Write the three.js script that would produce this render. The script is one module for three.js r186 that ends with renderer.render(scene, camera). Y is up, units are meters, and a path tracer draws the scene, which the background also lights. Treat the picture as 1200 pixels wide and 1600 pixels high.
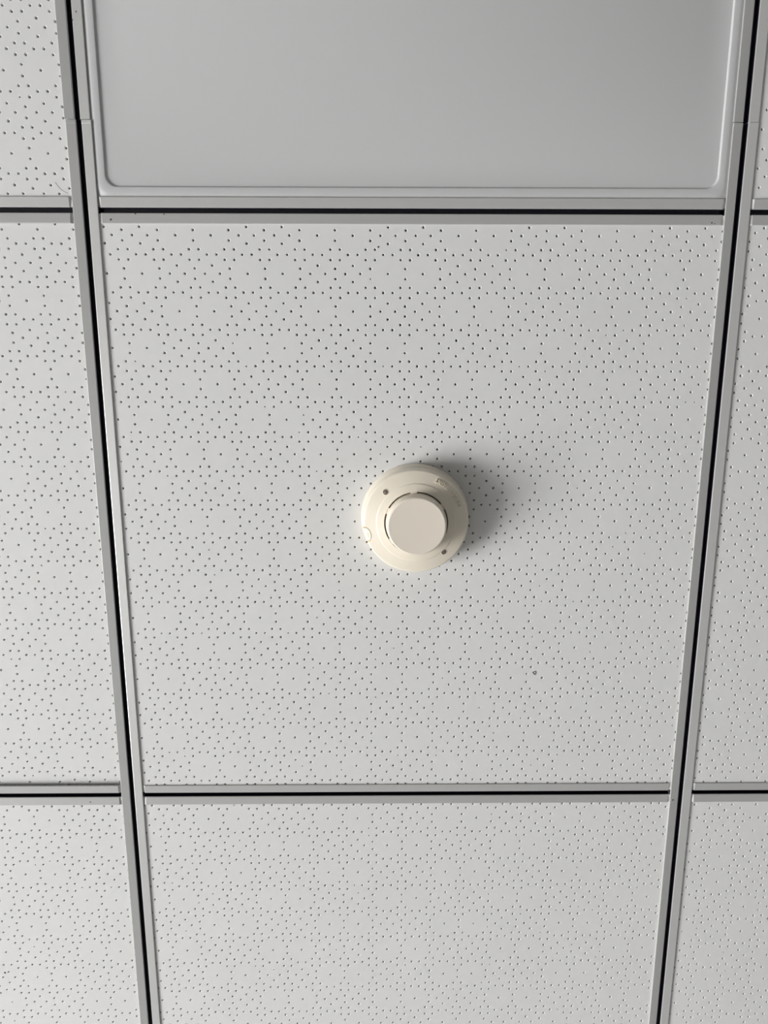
import * as THREE from 'three';
import { RectAreaLightUniformsLib } from 'three/addons/lights/RectAreaLightUniformsLib.js';
import { FontLoader } from 'three/addons/loaders/FontLoader.js';
import { TextGeometry } from 'three/addons/geometries/TextGeometry.js';
import { mergeGeometries } from 'three/addons/utils/BufferGeometryUtils.js';

// ───────────────────────── camera, sky, light, exposure ─────────────────────────
const scene = new THREE.Scene();
const CEIL = 3.50;                                   // underside of the ceiling grid
const camera = new THREE.PerspectiveCamera(67.17, 0.75, 0.01, 60);
camera.position.set(-0.0344, CEIL - 0.7529, 0.1879); // held up towards the ceiling
camera.up.set(0.00094, 0.22251, 0.97493);
camera.lookAt(camera.position.clone().add(new THREE.Vector3(0.01055, 0.97487, -0.22250)));
scene.add(camera);

scene.background = new THREE.Color(0.55, 0.63, 0.72); // hazy morning sky outside the windows
RectAreaLightUniformsLib.init();
const DAY = new THREE.Color(1.0, 1.0, 1.0);
// windows of the room: [name, wall, centre along the wall, sill, height, width, light]
const ROOM = { x0: -4.6, x1: 4.4, z0: -5.0, z1: 4.6 };
const WINDOWS = [
  ['window_1', 'left', -1.4, 0.05, 2.3, 2.6, 22.6],
];
const renderer = new THREE.WebGLRenderer({ antialias: true });
renderer.toneMapping = THREE.LinearToneMapping;
renderer.toneMappingExposure = 1.0;
renderer.shadowMap.enabled = true;
renderer.shadowMap.type = THREE.PCFSoftShadowMap;

// ───────────────────────── helpers ─────────────────────────
let seed = 7;
const rnd = () => { seed = (seed * 1664525 + 1013904223) >>> 0; return seed / 4294967296; };
const lin = (r, g, b) => new THREE.Color().setRGB(r, g, b);
const mat = (name, color, roughness, extra = {}) => { const m = new THREE.MeshPhysicalMaterial({ color, roughness, metalness: 0, ...extra }); m.name = name; return m; };
const used = {};
function numbered(n) { const k = used[n] = (used[n] ?? -1) + 1; return k ? `${n}_${String(k).padStart(3, '0')}` : n; }
function mesh(name, geo, m, parent) {
  const o = new THREE.Mesh(geo, m); o.name = numbered(name); o.castShadow = o.receiveShadow = true; parent.add(o); return o;
}
// Faces are given in "ceiling space" in millimetres: u to the picture's right, v to the picture's top, n down into the room.
class MB {
  constructor() { this.p = []; this.nn = []; this.uv = []; this.i = []; }
  v(u, v, n, nu, nv, nnn) { this.p.push(u / 1000, -n / 1000, v / 1000); this.nn.push(nu, -nnn, nv); this.uv.push(u / 1000, v / 1000); return this.p.length / 3 - 1; }
  tri(a, b, c) {
    const P = k => [this.p[3 * k], this.p[3 * k + 1], this.p[3 * k + 2]], [A, B, C] = [P(a), P(b), P(c)];
    const e = [0, 1, 2].map(k => B[k] - A[k]), f = [0, 1, 2].map(k => C[k] - A[k]);
    const g = [e[1] * f[2] - e[2] * f[1], e[2] * f[0] - e[0] * f[2], e[0] * f[1] - e[1] * f[0]];
    let d = 0; for (const q of [a, b, c]) for (let k = 0; k < 3; k++) d += g[k] * this.nn[3 * q + k];
    if (d < 0) this.i.push(a, c, b); else this.i.push(a, b, c);
  }
  // flat polygon of corner points, facing as `out` says
  poly(pts, out) {
    const a = pts.map(q => new THREE.Vector3(...q)), N = new THREE.Vector3().crossVectors(a[1].clone().sub(a[0]), a[2].clone().sub(a[0])).normalize();
    if (N.dot(new THREE.Vector3(...out)) < 0) N.negate();
    const k = pts.map(q => this.v(...q, N.x, N.y, N.z));
    for (let j = 1; j < k.length - 1; j++) this.tri(k[0], k[j], k[j + 1]);
  }
  box(u0, u1, v0, v1, n0, n1) {
    this.poly([[u0, v0, n1], [u1, v0, n1], [u1, v1, n1], [u0, v1, n1]], [0, 0, 1]); this.poly([[u0, v0, n0], [u1, v0, n0], [u1, v1, n0], [u0, v1, n0]], [0, 0, -1]);
    this.poly([[u0, v0, n0], [u0, v1, n0], [u0, v1, n1], [u0, v0, n1]], [-1, 0, 0]); this.poly([[u1, v0, n0], [u1, v1, n0], [u1, v1, n1], [u1, v0, n1]], [1, 0, 0]);
    this.poly([[u0, v0, n0], [u1, v0, n0], [u1, v0, n1], [u0, v0, n1]], [0, -1, 0]); this.poly([[u0, v1, n0], [u1, v1, n0], [u1, v1, n1], [u0, v1, n1]], [0, 1, 0]);
    return this;
  }
  geo() {
    const g = new THREE.BufferGeometry();
    g.setAttribute('position', new THREE.Float32BufferAttribute(this.p, 3)); g.setAttribute('normal', new THREE.Float32BufferAttribute(this.nn, 3));
    g.setAttribute('uv', new THREE.Float32BufferAttribute(this.uv, 2)); g.setIndex(this.i); return g;
  }
}

// fine relief of rolled paint, tiling every 0.25 m
function noiseTexture(size, octaves, seed0, lo, hi, srgb) {
  let s = seed0; const r = () => { s = (s * 1664525 + 1013904223) >>> 0; return s / 4294967296; };
  const f = new Float32Array(size * size);
  for (const [cells, amp] of octaves) {
    const g = Float32Array.from({ length: cells * cells }, r);
    for (let y = 0; y < size; y++) for (let x = 0; x < size; x++) {
      const X = x / size * cells, Y = y / size * cells, i = Math.floor(X), j = Math.floor(Y), sm = t => t * t * (3 - 2 * t), a = sm(X - i), b = sm(Y - j);
      const q = (m, n) => g[((n + cells) % cells) * cells + (m + cells) % cells];
      f[y * size + x] += amp * ((q(i, j) * (1 - a) + q(i + 1, j) * a) * (1 - b) + (q(i, j + 1) * (1 - a) + q(i + 1, j + 1) * a) * b);
    }
  }
  const tot = octaves.reduce((t, o) => t + o[1], 0), d = new Uint8Array(size * size * 4);
  for (let k = 0; k < size * size; k++) { const t = lo + (hi - lo) * f[k] / tot; d[4 * k] = d[4 * k + 1] = d[4 * k + 2] = Math.round(255 * Math.min(1, Math.max(0, t))); d[4 * k + 3] = 255; }
  const t = new THREE.DataTexture(d, size, size); t.wrapS = t.wrapT = THREE.RepeatWrapping; t.magFilter = THREE.LinearFilter; if (srgb) t.colorSpace = THREE.SRGBColorSpace; t.needsUpdate = true; return t;
}
const paintRelief = noiseTexture(256, [[16, 1], [64, 0.8], [128, 0.6]], 11, 0, 1); paintRelief.repeat.set(4, 4);
const paintTone = noiseTexture(256, [[5, 1], [13, 0.8], [61, 0.5]], 23, 0.98, 1.0, true); paintTone.repeat.set(2.2, 2.2);
const brushed = noiseTexture(128, [[8, 1], [32, 1]], 5, 0.9, 1.0); brushed.repeat.set(8, 8);

const M = {
  tile: mat('painted_tile', lin(0.70, 0.695, 0.683), 0.75, { map: paintTone, bumpMap: paintRelief, bumpScale: 0.00002 }),
  tee: mat('tee_enamel', lin(0.53, 0.525, 0.515), 0.36, { roughnessMap: brushed, metalness: 0.3 }),
  groove: mat('black_enamel', lin(0.009, 0.008, 0.016), 0.32),
  panel: mat('satin_white_panel', lin(0.53, 0.528, 0.53), 0.42),
  plaster: mat('plaster', lin(0.70, 0.697, 0.686), 0.9),
  wall: mat('wall_paint', lin(0.43, 0.43, 0.43), 0.9),
  floor: mat('floor_tile', lin(0.24, 0.238, 0.232), 0.45),
  joinery: mat('window_joinery', lin(0.7, 0.7, 0.7), 0.4),
  cream: mat('cream_plastic', lin(0.80, 0.73, 0.61), 0.32),
  capCream: mat('cap_cream_plastic', lin(0.76, 0.69, 0.59), 0.5),
  dark: mat('dark_screen', lin(0.012, 0.009, 0.008), 0.8),
  lens: mat('smoked_lens', lin(0.15, 0.115, 0.09), 0.45),
  mark: mat('brown_mark', lin(0.10, 0.075, 0.055), 0.9),
  scuff: mat('grey_scuff', lin(0.36, 0.34, 0.32), 0.9),
};

// ───────────────────────── room shell ─────────────────────────
function structure(name, geo, m, pos = [0, 0, 0]) { const o = mesh(name, geo, m, scene); o.position.set(...pos); o.userData.kind = 'structure'; return o; }
const W = 0.2, TOP = CEIL + 0.32, { x0, x1, z0, z1 } = ROOM;
const bx = (a, b, c, d, e, f) => { const g = new THREE.BoxGeometry(b - a, d - c, f - e); g.translate((a + b) / 2, (c + d) / 2, (e + f) / 2); return g; };
structure('floor', bx(x0 - W, x1 + W, -0.15, 0, z0 - W, z1 + W), M.floor);
// a wall along z (side walls) or x (end walls) with its window opening
function wall(name, side) {
  const along = side === 'left' || side === 'right', w = WINDOWS.filter(q => q[1] === side)[0];
  const [a0, a1] = along ? [z0 - W, z1 + W] : [x0, x1];
  const [b0, b1] = { left: [x0 - W, x0], right: [x1, x1 + W], front: [z0 - W, z0], back: [z1, z1 + W] }[side];
  const part = (s, e, lo, hi) => along ? bx(b0, b1, lo, hi, s, e) : bx(s, e, lo, hi, b0, b1);
  if (!w) return structure(name, part(a0, a1, 0, TOP), M.wall);
  const [, , c, sill, h, wd] = w, l = c - wd / 2, r = c + wd / 2;
  structure(name, mergeGeometries([part(a0, l, 0, TOP), part(r, a1, 0, TOP), part(l, r, 0, sill), part(l, r, sill + h, TOP)]), M.wall);
}
wall('wall_left', 'left'); wall('wall_right', 'right'); wall('wall_front', 'front'); wall('wall_back', 'back');
for (const [name, side, c, sill, h, wd, power] of WINDOWS) {          // tall windows with frosted panes that glow with the daylight behind them
  const g = new THREE.Group(); g.name = name; g.userData.kind = 'structure'; scene.add(g);
  const left = side === 'left';
  g.position.set(left ? x0 : c, sill, left ? c : z0); g.rotation.y = left ? Math.PI / 2 : 0;   // local +z looks into the room
  const bars = []; const n = 3, t = 0.06;
  for (let k = 0; k <= n; k++) { const x = -wd / 2 + t / 2 + k * (wd - t) / n; bars.push(bx(x - t / 2, x + t / 2, 0, h, -0.12, -0.05)); }
  for (const y of [0, h * 0.72, h - t]) for (let k = 0; k < n; k++) { const s = -wd / 2 + t + k * (wd - t) / n; bars.push(bx(s, s + (wd - t) / n - t, y, y + t, -0.12, -0.05)); }
  mesh('window_frame', mergeGeometries(bars), M.joinery, g);
  const glow = mat('frosted_pane', lin(0.8, 0.8, 0.8), 0.6, { emissive: DAY, emissiveIntensity: power * 0.12 });
  for (let k = 0; k < n; k++) for (const [y0, y1] of [[t, h * 0.72], [h * 0.72 + t, h - t]]) {
    const s = -wd / 2 + t + k * (wd - t) / n; mesh('pane', bx(s, s + (wd - t) / n - t, y0, y1, -0.09, -0.08), glow, g);
  }
  const L = new THREE.RectAreaLight(DAY, power, wd - 0.1, h - 0.1); L.name = name + '_daylight';
  L.position.set(0, h / 2, -0.04); L.rotation.y = Math.PI; g.add(L);
}

// ───────────────────────── ceiling ─────────────────────────
const ceiling = new THREE.Group(); ceiling.name = 'ceiling'; ceiling.position.y = CEIL; ceiling.userData.kind = 'structure'; scene.add(ceiling);
const HALF = 2, SPAN = 300 + 600 * HALF;              // five by five modules of 600 mm
{
  const s = SPAN / 1000;
  const g = mergeGeometries([bx(x0, -s - 0.012, 0, 0.03, z0, z1), bx(s + 0.012, x1, 0, 0.03, z0, z1), bx(-s - 0.012, s + 0.012, 0, 0.03, z0, -s - 0.012), bx(-s - 0.012, s + 0.012, 0, 0.03, s + 0.012, z1)]);
  mesh('plaster_margin', g, M.plaster, ceiling);
  mesh('soffit', bx(x0 - W, x1 + W, TOP - CEIL, TOP - CEIL + 0.15, z0 - W, z1 + W), M.plaster, ceiling);
}

// A perforated tile: every hole has a rounded lip, a wall and a bottom. The pattern repeats in cells whose middle holds one hole or a diamond of four.
const FACE = -0.9, TH = 297, DEEP = -15;
function perforatedTile(au, av, turned) {             // (au, av): a lattice point of the pattern, from the tile's centre
  const b = new MB(), [PX, PY] = turned ? [34.07, 32.79] : [32.79, 34.07], SEG = 8, RO = 1.72;
  const cut = (t, P) => { const f = (t) / P, k = Math.floor(f - 0.21); return k; };
  const cx0 = cut(-TH - au, PX), cx1 = cut(TH - au, PX), cy0 = cut(-TH - av, PY), cy1 = cut(TH - av, PY);
  const q = 0.135, d = 0.214;
  for (let cx = cx0; cx <= cx1; cx++) for (let cy = cy0; cy <= cy1; cy++) {
    const L = Math.max(-TH, au + (cx + 0.21) * PX), R = Math.min(TH, au + (cx + 1.21) * PX), B = Math.max(-TH, av + (cy + 0.21) * PY), T = Math.min(TH, av + (cy + 1.21) * PY);
    if (R - L < 0.01 || T - B < 0.01) continue;
    const r = -cy - 1, even = turned ? Math.floor((r + 1) / 2) + cx : Math.floor((cx + 1) / 2) + r;
    const spots = [[1 - q, 1 - q], [1 + q, 1 - q], [1 - q, 1 + q], [1 + q, 1 + q], [0.5 - q, 1], [0.5 + q, 1], [1, 0.5 - q], [1, 0.5 + q]];
    if (even % 2 === 0) spots.push([0.5 - d, 0.5], [0.5 + d, 0.5], [0.5, 0.5 - d], [0.5, 0.5 + d]); else spots.push([0.5, 0.5]);
    const contour = [new THREE.Vector2(L, B), new THREE.Vector2(R, B), new THREE.Vector2(R, T), new THREE.Vector2(L, T)];
    const ids = contour.map(c => b.v(c.x, c.y, FACE, 0, 0, 1)), holes = [];
    for (const [sx, sy] of spots) {
      const u = au + (cx + sx) * PX + (rnd() - 0.5) * 0.16, v = av + (cy + sy) * PY + (rnd() - 0.5) * 0.16, k = 0.9 + 0.18 * rnd();
      const small = rnd() < 0.025 ? 0.6 : 1, ro = RO * k * small, ri = 0.98 * k * small;
      if (u - ro < L + 0.05 || u + ro > R - 0.05 || v - ro < B + 0.05 || v + ro > T - 0.05) continue;
      const ph = rnd() * 6.283, ring = [], o = [], w1 = [], w2 = [], w3 = [];
      for (let j = 0; j < SEG; j++) {
        const a = ph - j * 2 * Math.PI / SEG, c = Math.cos(a), s = Math.sin(a);
        ring.push(new THREE.Vector2(u + ro * c, v + ro * s));
        o.push(b.v(u + ro * c, v + ro * s, FACE, 0, 0, 1));
        w1.push(b.v(u + ri * c, v + ri * s, FACE - 0.6, -0.93 * c, -0.93 * s, 0.37));
        w2.push(b.v(u + ri * 0.93 * c, v + ri * 0.93 * s, FACE - 7, -c, -s, 0));
        w3.push(b.v(u + ri * 0.93 * c, v + ri * 0.93 * s, FACE - 7, 0, 0, 1));
      }
      holes.push(ring); ids.push(...o);
      for (let j = 0; j < SEG; j++) {
        const m = (j + 1) % SEG;
        b.tri(o[j], o[m], w1[j]); b.tri(o[m], w1[m], w1[j]); b.tri(w1[j], w1[m], w2[j]); b.tri(w1[m], w2[m], w2[j]);
        if (j > 1) b.tri(w3[0], w3[j - 1], w3[j]);
      }
    }
    for (const f of THREE.ShapeUtils.triangulateShape(contour, holes)) b.tri(ids[f[0]], ids[f[1]], ids[f[2]]);
  }
  b.poly([[-TH, -TH, DEEP], [TH, -TH, DEEP], [TH, TH, DEEP], [-TH, TH, DEEP]], [0, 0, -1]);
  for (const s of [-1, 1]) {
    b.poly([[s * TH, -TH, FACE], [s * TH, TH, FACE], [s * TH, TH, DEEP], [s * TH, -TH, DEEP]], [s, 0, 0]);
    b.poly([[-TH, s * TH, FACE], [TH, s * TH, FACE], [TH, s * TH, DEEP], [-TH, s * TH, DEEP]], [0, s, 0]);
  }
  return b.geo();
}
const PATTERN = {                                     // module column, module row -> lattice point in ceiling space, turned a quarter or not
  '0,0': [-203.07, 261.63, 0], '-1,0': [-346.08, 270.98, 0], '-1,1': [-346.28, 467.52, 0], '-1,-1': [-343.83, -314.17, 0],
  '0,-1': [-267.58, -313.65, 0], '1,0': [348.89, -205.5, 1], '1,-1': [334.47, -332.14, 1], '1,1': [340, 420, 1],
};
const tileGeo = {};
for (const k in PATTERN) { const [c, r] = k.split(',').map(Number), [u, v, t] = PATTERN[k]; tileGeo[k] = perforatedTile(u - 600 * c, v - 600 * r, t); }
const tiles = {};
for (let r = HALF; r >= -HALF; r--) for (let c = -HALF; c <= HALF; c++) {
  if (c === 0 && r === 1) continue;                   // the plain panel's place
  const key = `${Math.max(-1, Math.min(1, c))},${Math.max(-1, Math.min(1, r))}`;
  const o = mesh('ceiling_tile', tileGeo[`${c},${r}`] ?? tileGeo[key] ?? tileGeo['0,0'], M.tile, ceiling);
  o.position.set(c * 0.6, 0, r * 0.6); if (c === -1 && r === 0) { o.position.y = 0.0022; o.rotation.x = 0.005; } tiles[`${c},${r}`] = o;
}
tiles['0,0'].userData.label = 'perforated white tile carrying the smoke detector';

// Tees: a slotted cap whose two flanges dip slightly outwards, a black channel between them, a stem above.
// profile points (x, n) with the half on the right; the left half mirrors it
const LIP = 3.0, WALLX = 2.3, EDGE = 11.6;
const HALF_CAP = [[WALLX, -3.2], [WALLX, -0.7], [2.5, -0.35], [LIP, -0.1], [EDGE - 0.65, 0.68], [EDGE - 0.2, 0.6], [EDGE, 0.25], [EDGE, FACE + 0.02]];
function sweepProfile(b, prof, stations, axis) {       // stations: [t, dn]; profile lies across axis 'u' or 'v'
  const at = (p, s) => axis === 'v' ? [p[0], s[0], p[1] + s[1]] : [s[0], p[0], p[1] + s[1]];
  let cxp = 0, cnp = 0; for (const p of prof) { cxp += p[0] / prof.length; cnp += p[1] / prof.length; }
  for (let j = 0; j < prof.length; j++) {
    const p = prof[j], w = prof[(j + 1) % prof.length]; if (p[0] === w[0] && p[1] === w[1]) continue;
    let ox = w[1] - p[1], on = -(w[0] - p[0]); if (ox * ((p[0] + w[0]) / 2 - cxp) + on * ((p[1] + w[1]) / 2 - cnp) < 0) { ox = -ox; on = -on; }
    for (let k = 0; k < stations.length - 1; k++) {
      const A = stations[k], B = stations[k + 1];
      b.poly([at(p, A), at(w, A), at(w, B), at(p, B)], axis === 'v' ? [ox, 0, on] : [0, ox, on]);
    }
  }
  for (const [s, sg] of [[stations[0], -1], [stations[stations.length - 1], 1]]) {
    // end faces, fanned from the profile's middle
    for (let j = 0; j < prof.length; j++) { const p = prof[j], w = prof[(j + 1) % prof.length]; if (p[0] === w[0] && p[1] === w[1]) continue; const m = [cxp, cnp]; b.poly([at(m, s), at(p, s), at(w, s)], axis === 'v' ? [0, sg, 0] : [sg, 0, 0]); }
  }
}
function tee(name, axis, stations) {
  const cap = new MB(), ends = [[stations[0][0], 0], [stations[stations.length - 1][0], 0]];
  for (const s of [-1, 1]) sweepProfile(cap, HALF_CAP.map(([x, n]) => [s * x, n]), stations, axis);
  sweepProfile(cap, [[-0.5, -7.6], [0.5, -7.6], [0.5, -38], [-0.5, -38]], ends, axis);
  const o = mesh(name, cap.geo(), M.tee, ceiling);
  const ch = new MB(), d = 0.02;
  for (const s of [-1, 1]) sweepProfile(ch, [[s * (WALLX - d), -0.75], [s * (WALLX - 0.35), -0.75], [s * (WALLX - 0.35), -6.6], [s * (WALLX - d), -6.6]], stations, axis);
  sweepProfile(ch, [[-WALLX + d, -6.6], [WALLX - d, -6.6], [WALLX - d, -7.5], [-WALLX + d, -7.5]], stations, axis);
  sweepProfile(ch, [[-0.45, -6.2], [0.45, -6.2], [0.45, -6.6], [-0.45, -6.6]], stations, axis);
  mesh('groove_lining', ch.geo(), M.groove, o);
  return o;
}
const JOINT = 376.2, mains = {}, crosses = {};
for (let c = -HALF; c <= HALF + 1; c++) {
  const u = -300 + 600 * (c), jog = c === 0 ? -0.9 : c === 1 ? -0.1 : 0, gap = 0.35;
  const a = mains[`${c},low`] = tee('main_tee', 'v', [[-SPAN - 12, 0], [JOINT - 3.2, 0], [JOINT - 2.9, 0.12], [JOINT - gap, 0.12]]);
  a.position.x = u / 1000;
  const z = mains[`${c},high`] = tee('main_tee', 'v', [[JOINT + gap, 0], [SPAN + 12, 0]]);
  z.position.set((u + jog) / 1000, c === 0 ? 0.0002 : 0, 0);
}
const END = 300 - EDGE - 1.0;
for (let r = -HALF; r <= HALF + 1; r++) for (let c = -HALF; c <= HALF; c++) {
  const o = crosses[`${c},${r}`] = tee('cross_tee', 'u', [[-END, -1.3], [-END + 1.9, -0.02], [END - 1.9, -0.02], [END, -1.3]]);
  o.position.set(c * 0.6, 0, (-300 + 600 * r) / 1000);
}

// ───────────────────────── plain panel above the detector ─────────────────────────
function tag(o, label, category, group) { o.userData.label = label; o.userData.category = category; if (group) o.userData.group = group; return o; }
{
  const g = new THREE.Group(); g.name = 'ceiling_panel'; g.position.set(0, CEIL, 0.6); scene.add(g);
  g.userData.kind = "thing";   tag(g, 'smooth unperforated grey-white square panel with raised rounded rim above the smoke detector', 'ceiling panel');
  // rings of rounded squares: [half size, corner radius, n]; normals by smooth profile
  const N = 10, ringPts = (h, rad) => { const pts = []; for (let q = 0; q < 4; q++) for (let k = 0; k <= N; k++) { const a = (q + k / N) * Math.PI / 2, sx = [1, -1, -1, 1][q], sy = [1, 1, -1, -1][q]; pts.push([sx * (h - rad) + rad * Math.cos(a), sy * (h - rad) + rad * Math.sin(a), Math.cos(a), Math.sin(a)]); } return pts; };
  function rings(b, prof, smooth) {
    for (let k = 0; k < prof.length - 1; k++) {
      const [A, B] = [prof[k], prof[k + 1]], PA = ringPts(A[0], A[1]), PB = ringPts(B[0], B[1]);
      const nrm = (i, j) => { const dh = prof[j][0] - prof[i][0], dn = prof[j][2] - prof[i][2], l = Math.hypot(dh, dn) || 1; return [dn / l, -dh / l]; };   // (radial, n), for a profile that runs inwards
      const fl = nrm(k, k + 1), nA = smooth && k > 0 ? (([a, c]) => { const l = Math.hypot(a, c); return [a / l, c / l]; })([fl[0] + nrm(k - 1, k)[0], fl[1] + nrm(k - 1, k)[1]]) : fl;
      const nB = smooth && k < prof.length - 2 ? (([a, c]) => { const l = Math.hypot(a, c); return [a / l, c / l]; })([fl[0] + nrm(k + 1, k + 2)[0], fl[1] + nrm(k + 1, k + 2)[1]]) : fl;
      const ia = PA.map(p => b.v(p[0], p[1], A[2], p[2] * nA[0], p[3] * nA[0], nA[1])), ib = PB.map(p => b.v(p[0], p[1], B[2], p[2] * nB[0], p[3] * nB[0], nB[1]));
      for (let j = 0; j < ia.length; j++) { const m = (j + 1) % ia.length; b.tri(ia[j], ia[m], ib[j]); b.tri(ia[m], ib[m], ib[j]); }
    }
  }
  const rim = new MB();
  rings(rim, [[296.5, 3, -14], [296.5, 3, -1.9], [296, 3, -1.6], [290.2, 6, -1.55], [289.4, 6.5, -1.45], [287.2, 8, -0.6], [286.2, 9, -0.3], [285, 9.6, -0.15], [280.6, 10.5, -0.15], [280.0, 10.8, -0.28], [279.6, 11, -0.7], [279.3, 11.2, -1.4], [278.9, 11.3, -1.6]], true);
  mesh('rim', rim.geo(), M.panel, g);
  const face = new MB();
  // the thin sheet hangs a little in its middle
  rings(face, [[278.9, 11.3, -1.6], [278, 11.3, -1.68], [274, 11.3, -1.7]], true);
  const SAG = 20, HS = 274, K = 44, EASE = 16;
  const lift = u => { const q = HS - Math.abs(u), g = q < EASE ? q * q / (2 * EASE) : q - EASE / 2; return g * (2 * HS - g) / HS ** 2; };   // rises gently from the rim
  const bow = (u, v) => -1.7 + SAG * lift(u) * lift(v), step = j => { const t = 2 * j / K - 1; return HS * Math.sign(t) * (1 - (1 - Math.abs(t)) ** 1.7); }, grid = [];
  for (let j = 0; j <= K; j++) for (let k = 0; k <= K; k++) {
    const u = step(j), v = step(k), e = 0.05, c = q => Math.max(-HS, Math.min(HS, q));
    const du = (bow(c(u + e), v) - bow(c(u - e), v)) / (c(u + e) - c(u - e)), dv = (bow(u, c(v + e)) - bow(u, c(v - e))) / (c(v + e) - c(v - e)), l = Math.hypot(du, dv, 1);
    grid.push(face.v(u, v, bow(u, v), -du / l, -dv / l, 1 / l));
  }
  for (let j = 0; j < K; j++) for (let k = 0; k < K; k++) { const a = j * (K + 1) + k; face.tri(grid[a], grid[a + 1], grid[a + K + 1]); face.tri(grid[a + 1], grid[a + K + 2], grid[a + K + 1]); }
  mesh('face', face.geo(), M.panel, g);
}

// ───────────────────────── smoke detector ─────────────────────────
const font = await new FontLoader().loadAsync('fonts/droid/droid_sans_bold.typeface.json');
{
  const det = new THREE.Group(); det.name = 'smoke_detector'; det.position.set(0.0046, CEIL + 0.0009, 0.0113); scene.add(det);
  tag(det, 'round cream plastic smoke detector with a domed cap, mounted on the perforated white ceiling tile', 'smoke detector');
  const S = 0.9;                                       // heights below are from the tee plane; the tile is 0.9 mm above it
  const lathe = (name, pts, m, parent, seg = 128) => { const g = new THREE.LatheGeometry(pts.map(([r, n]) => new THREE.Vector2(r / 1000, -(n + S) / 1000)), seg); return mesh(name, g, m, parent); };
  const smoothEdge = (a, b, c, r, k = 5) => {           // rounded corner at b
    const A = new THREE.Vector2(...a).sub(new THREE.Vector2(...b)).normalize(), C = new THREE.Vector2(...c).sub(new THREE.Vector2(...b)).normalize(), out = [];
    for (let j = 0; j <= k; j++) { const t = j / k, p = new THREE.Vector2(...b).addScaledVector(A, r * (1 - t) * (1 - t)).addScaledVector(C, r * t * t); out.push([p.x, p.y]); } return out;
  };
  lathe('mounting_base', [[10, -0.89], [53.6, -0.89], [53.9, -0.7], [53.85, 1.2], [53.4, 3.4], [52.5, 9.3], [52.2, 9.5], [51.0, 9.5], [51.0, 8.6], [10, 8.6]], M.cream, det);
  const head = lathe('housing', [[20, 8.6], [51.0, 8.6], [51.8, 9.45], [52.15, 9.8], [51.6, 19.2], ...smoothEdge([51.5, 19.6], [51.35, 22.0], [48.5, 23.0], 1.8), [45, 24.0], [39.2, 25.7], [38.75, 25.85], [38.45, 26.3], [37.9, 26.55], [31.4, 28.35], [30.95, 28.3], [30.9, 27.6], [30.9, 23], [29, 23]], M.cream, det);
  lathe('insect_screen', [[31, 22.9], [26, 22.9], [26, 26.5]], M.dark, det, 64);
  // webs between the six smoke slots, bridging housing and cap
  for (const deg of [95, 156, 217, 277, 335, 33]) {
    const b = new MB(), n0 = 23.5, n1 = 28.28, a0 = (deg - 6) * Math.PI / 180, a1 = (deg + 6) * Math.PI / 180, K = 4;
    const p = (r, a, n) => [r * Math.cos(a), r * Math.sin(a), n + S];
    for (let k = 0; k < K; k++) { const s = a0 + (a1 - a0) * k / K, e = a0 + (a1 - a0) * (k + 1) / K; b.poly([p(28.4, s, n1), p(31.2, s, n1), p(31.2, e, n1), p(28.4, e, n1)], [0, 0, 1]); }
    for (const [a, sg] of [[a0, -1], [a1, 1]]) b.poly([p(28.4, a, n0), p(31.2, a, n0), p(31.2, a, n1), p(28.4, a, n1)], [-sg * Math.sin(a), sg * Math.cos(a), 0]);
    mesh('slot_web', b.geo(), M.cream, det);
  }
  lathe('cap', [[26.1, 24], [29.5, 24], [29.55, 28.2], [29.1, 34], [28.55, 39.6], ...smoothEdge([28.5, 40.2], [28.4, 42], [25.9, 42], 2.2, 8), [25.6, 41.85], [14, 41.7], [0, 41.7]], M.capCream, det);
  // two indicator lights sunk in small collars
  const slope = Math.atan2(1.7, 5.7);
  for (const [ang, r, n] of [[134.5, 42.2, 24.9], [-47, 40.6, 25.35]]) {
    const a = ang * Math.PI / 180, g = new THREE.Group(); g.name = numbered('indicator_light'); det.add(g);
    g.position.set(r * Math.cos(a) / 1000, -(n + S) / 1000, r * Math.sin(a) / 1000);
    const X = new THREE.Vector3(-Math.sin(a), 0, Math.cos(a)), Z = new THREE.Vector3(Math.sin(slope) * Math.cos(a), -Math.cos(slope), Math.sin(slope) * Math.sin(a)).normalize();
    g.quaternion.setFromRotationMatrix(new THREE.Matrix4().makeBasis(X, new THREE.Vector3().crossVectors(Z, X), Z));
    const lth = (name, pts, m) => { const q = new THREE.LatheGeometry(pts.map(([x, y]) => new THREE.Vector2(x / 1000, y / 1000)), 40); q.rotateX(Math.PI / 2); return mesh(name, q, m, g); };
    lth('collar', [[2.65, -0.6], [2.65, 0.12], [2.75, 0.2], [2.95, 0.17], [3.2, 0.02], [3.3, -0.5]], M.cream);
    lth('lens', [[2.66, 0.0], [2.3, 0.06], [1.5, 0.08], [1.4, 0.2], [0.9, 0.36], [0, 0.42]], M.lens);
  }
  // raised lettering round the upper right of the housing, tops towards the centre
  const letters = [], text = 'DO NOT PAINT', size = 3.6, R0 = 46.9, tilt = Math.atan2(1.7, 5.7);
  const widths = [...text].map(ch => font.data.glyphs[ch].ha * size / font.data.resolution * 1.0), total = widths.reduce((p, q) => p + q, 0);
  const span = 47.5 * Math.PI / 180; let run = 19.5 * Math.PI / 180;
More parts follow.
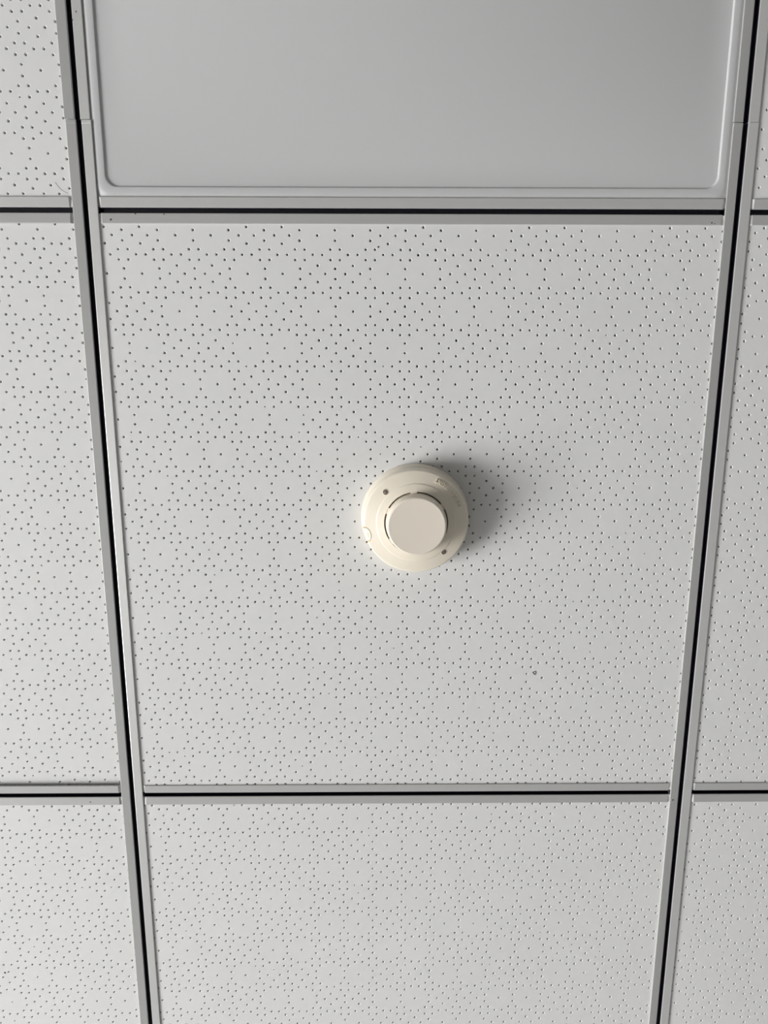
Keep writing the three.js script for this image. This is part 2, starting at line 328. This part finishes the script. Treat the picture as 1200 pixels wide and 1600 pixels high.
  [...text].forEach((ch, k) => {
    const wdt = span * widths[k] / total, a = run + wdt / 2; run += wdt; if (ch === ' ') return;
    const g = new TextGeometry(ch, { font, size, depth: 1.15, curveSegments: 4, bevelEnabled: true, bevelThickness: 0.08, bevelSize: 0.03, bevelSegments: 2 }); g.computeBoundingBox();
    g.translate(-(g.boundingBox.min.x + g.boundingBox.max.x) / 2, 0, 0); g.scale(0.001, 0.001, 0.001);
    const T = new THREE.Vector3(-Math.sin(a), 0, Math.cos(a)), rad = new THREE.Vector3(Math.cos(a), 0, Math.sin(a)), dn = new THREE.Vector3(0, -1, 0);
    const Y = rad.clone().multiplyScalar(-Math.cos(tilt)).addScaledVector(dn, Math.sin(tilt)), Z = rad.clone().multiplyScalar(Math.sin(tilt)).addScaledVector(dn, Math.cos(tilt));
    const n = 24.0 - (R0 - 45) * 1.7 / 5.7;
    g.applyMatrix4(new THREE.Matrix4().makeBasis(T, Y, Z).setPosition(rad.clone().multiplyScalar(R0 / 1000).addScaledVector(dn, (n + S) / 1000))); letters.push(g);
  });
  mesh('raised_lettering', mergeGeometries(letters), M.cream, det).userData.label = 'raised letters reading DO NOT PAINT';
  // remnant of a foil seal folded over the rim
  const cv = document.createElement('canvas'); cv.width = 128; cv.height = 96; const c = cv.getContext('2d');
  c.fillStyle = '#f3efdc'; c.fillRect(0, 0, 128, 96);
  c.fillStyle = '#c9a34e'; c.fillRect(0, 0, 12, 96); c.fillRect(116, 0, 12, 96); c.fillStyle = '#b0873a'; c.fillRect(0, 82, 128, 14);
  c.fillStyle = '#e6dca0'; c.fillRect(12, 64, 104, 18); c.fillStyle = '#8d8a7c';
  for (const [x, y, w, h] of [[52, 30, 5, 9], [60, 24, 6, 5], [64, 38, 9, 4], [76, 28, 4, 10], [82, 34, 8, 4], [50, 44, 8, 3]]) c.fillRect(x, y, w, h);
  const tex = new THREE.CanvasTexture(cv); tex.colorSpace = THREE.SRGBColorSpace;
  const foil = mat('foil_seal', lin(1, 1, 1), 0.35, { map: tex }), pos = [], uv = [], idx = [], C = 24, K = 8;
  // rows run from the housing's side over its rim onto the cone; the inner edge is an arc
  const prof = t => t < 0.22 ? [51.62, 19.0 + 13 * t * 0.9] : (() => { const s = (t - 0.22) / 0.78, e = smoothEdge([51.6, 19.7], [51.45, 22.15], [48.5, 23.15], 1.8); if (s < 0.25) { const q = s / 0.25 * 5, i = Math.min(4, Math.floor(q)); return [e[i][0] + (e[i + 1][0] - e[i][0]) * (q - i), e[i][1] + (e[i + 1][1] - e[i][1]) * (q - i)]; } const q = (s - 0.25) / 0.75; return [49.75 - q * 4.2, 22.9 + q * 1.25]; })();
  for (let j = 0; j <= C; j++) for (let k = 0; k <= K; k++) {
    const x = j / C * 2 - 1, bulge = 0.12 + 0.88 * Math.sqrt(Math.max(0, 1 - x * x * 0.98)), [r, n] = prof(k / K * bulge), a = (194.6 + x * 9.0) * Math.PI / 180;
    pos.push((r + 0.05) * Math.cos(a) / 1000, -(n + 0.14 + S) / 1000, (r + 0.05) * Math.sin(a) / 1000); uv.push(j / C, k / K);
  }
  for (let j = 0; j < C; j++) for (let k = 0; k < K; k++) { const a = j * (K + 1) + k; idx.push(a, a + 1, a + K + 1, a + 1, a + K + 2, a + K + 1); }
  const sg = new THREE.BufferGeometry(); sg.setAttribute('position', new THREE.Float32BufferAttribute(pos, 3)); sg.setAttribute('uv', new THREE.Float32BufferAttribute(uv, 2)); sg.setIndex(idx); sg.computeVertexNormals();
  foil.side = THREE.DoubleSide;
  mesh('foil_seal', sg, foil, det).userData.label = 'torn pale gold seal on the rim';
}

// ───────────────────────── small marks: chips, specks, a scuff ─────────────────────────
function speck(u, v, n, r, parent, base, m = M.mark, name = 'speck') {
  const g = new THREE.IcosahedronGeometry(1, 1), p = g.attributes.position;
  for (let k = 0; k < p.count; k++) { const h = 0.75 + 0.5 * Math.abs(Math.sin(p.getX(k) * 5.1 + p.getZ(k) * 3.7 + u)); p.setXYZ(k, p.getX(k) * h, p.getY(k) * 0.22, p.getZ(k) * h); }
  g.scale(r / 1000, r / 1000, r / 1000); g.computeVertexNormals();
  const o = mesh(name, g, m, parent); o.position.set(u / 1000 - base[0], -n / 1000, v / 1000 - base[1]); return o;
}
function strand(pts, rad, n, parent, base, m, name) {
  const curve = new THREE.CatmullRomCurve3(pts.map(([u, v]) => new THREE.Vector3(u / 1000 - base[0], -n / 1000, v / 1000 - base[1])), false);
  return mesh(name, new THREE.TubeGeometry(curve, pts.length * 4, rad / 1000, 5), m, parent);
}
strand([[130.7, -157.7], [132.2, -157.2], [133.6, -156.6], [134.2, -158.4], [133.5, -160.3], [132.1, -159.4], [130.9, -157.8]], 0.45, FACE, tiles['0,0'], [0, 0], M.mark, 'chip');
speck(-31.9, 268.7, FACE, 0.9, tiles['0,0'], [0, 0]);
strand([[-326, 323.8], [-324, 321], [-321.4, 317.8], [-318.5, 315.8], [-315.2, 314.4]], 0.22, FACE, tiles['-1,1'], [-0.6, 0.6], M.scuff, 'scuff');
// paint flecks and dirt on the tees: [u, v, height, radius, tee, tee's place]
for (const [u, v, n, r, o, base] of [
  [-294.4, 462.4, 0.25, 0.7, mains['0,high'], [-0.3009, 0]], [-298.0, 455.9, -0.05, 0.45, mains['0,high'], [-0.3009, 0]],
  [-254.9, 297.0, -0.1, 0.7, crosses['0,1'], [0, 0.3]], [-228.6, 296.6, -0.05, 0.6, crosses['0,1'], [0, 0.3]],
  [-277.6, 291.8, 0.42, 0.9, crosses['0,1'], [0, 0.3]], [277, 290.4, 0.55, 0.7, crosses['0,1'], [0, 0.3]], [279.3, 289.6, 0.6, 0.5, crosses['0,1'], [0, 0.3]],
  [291.6, -308.7, 0.45, 0.9, mains['1,low'], [0.3, 0]], [-346.1, -307.9, 0.35, 0.8, crosses['-1,0'], [-0.6, -0.3]],
  [-310.9, -429.4, FACE, 1.2, tiles['-1,-1'], [-0.6, -0.6]], [-463, -529.1, FACE, 1.1, tiles['-1,-1'], [-0.6, -0.6]],
]) speck(u, v, n, r, o, base);
renderer.render(scene, camera);
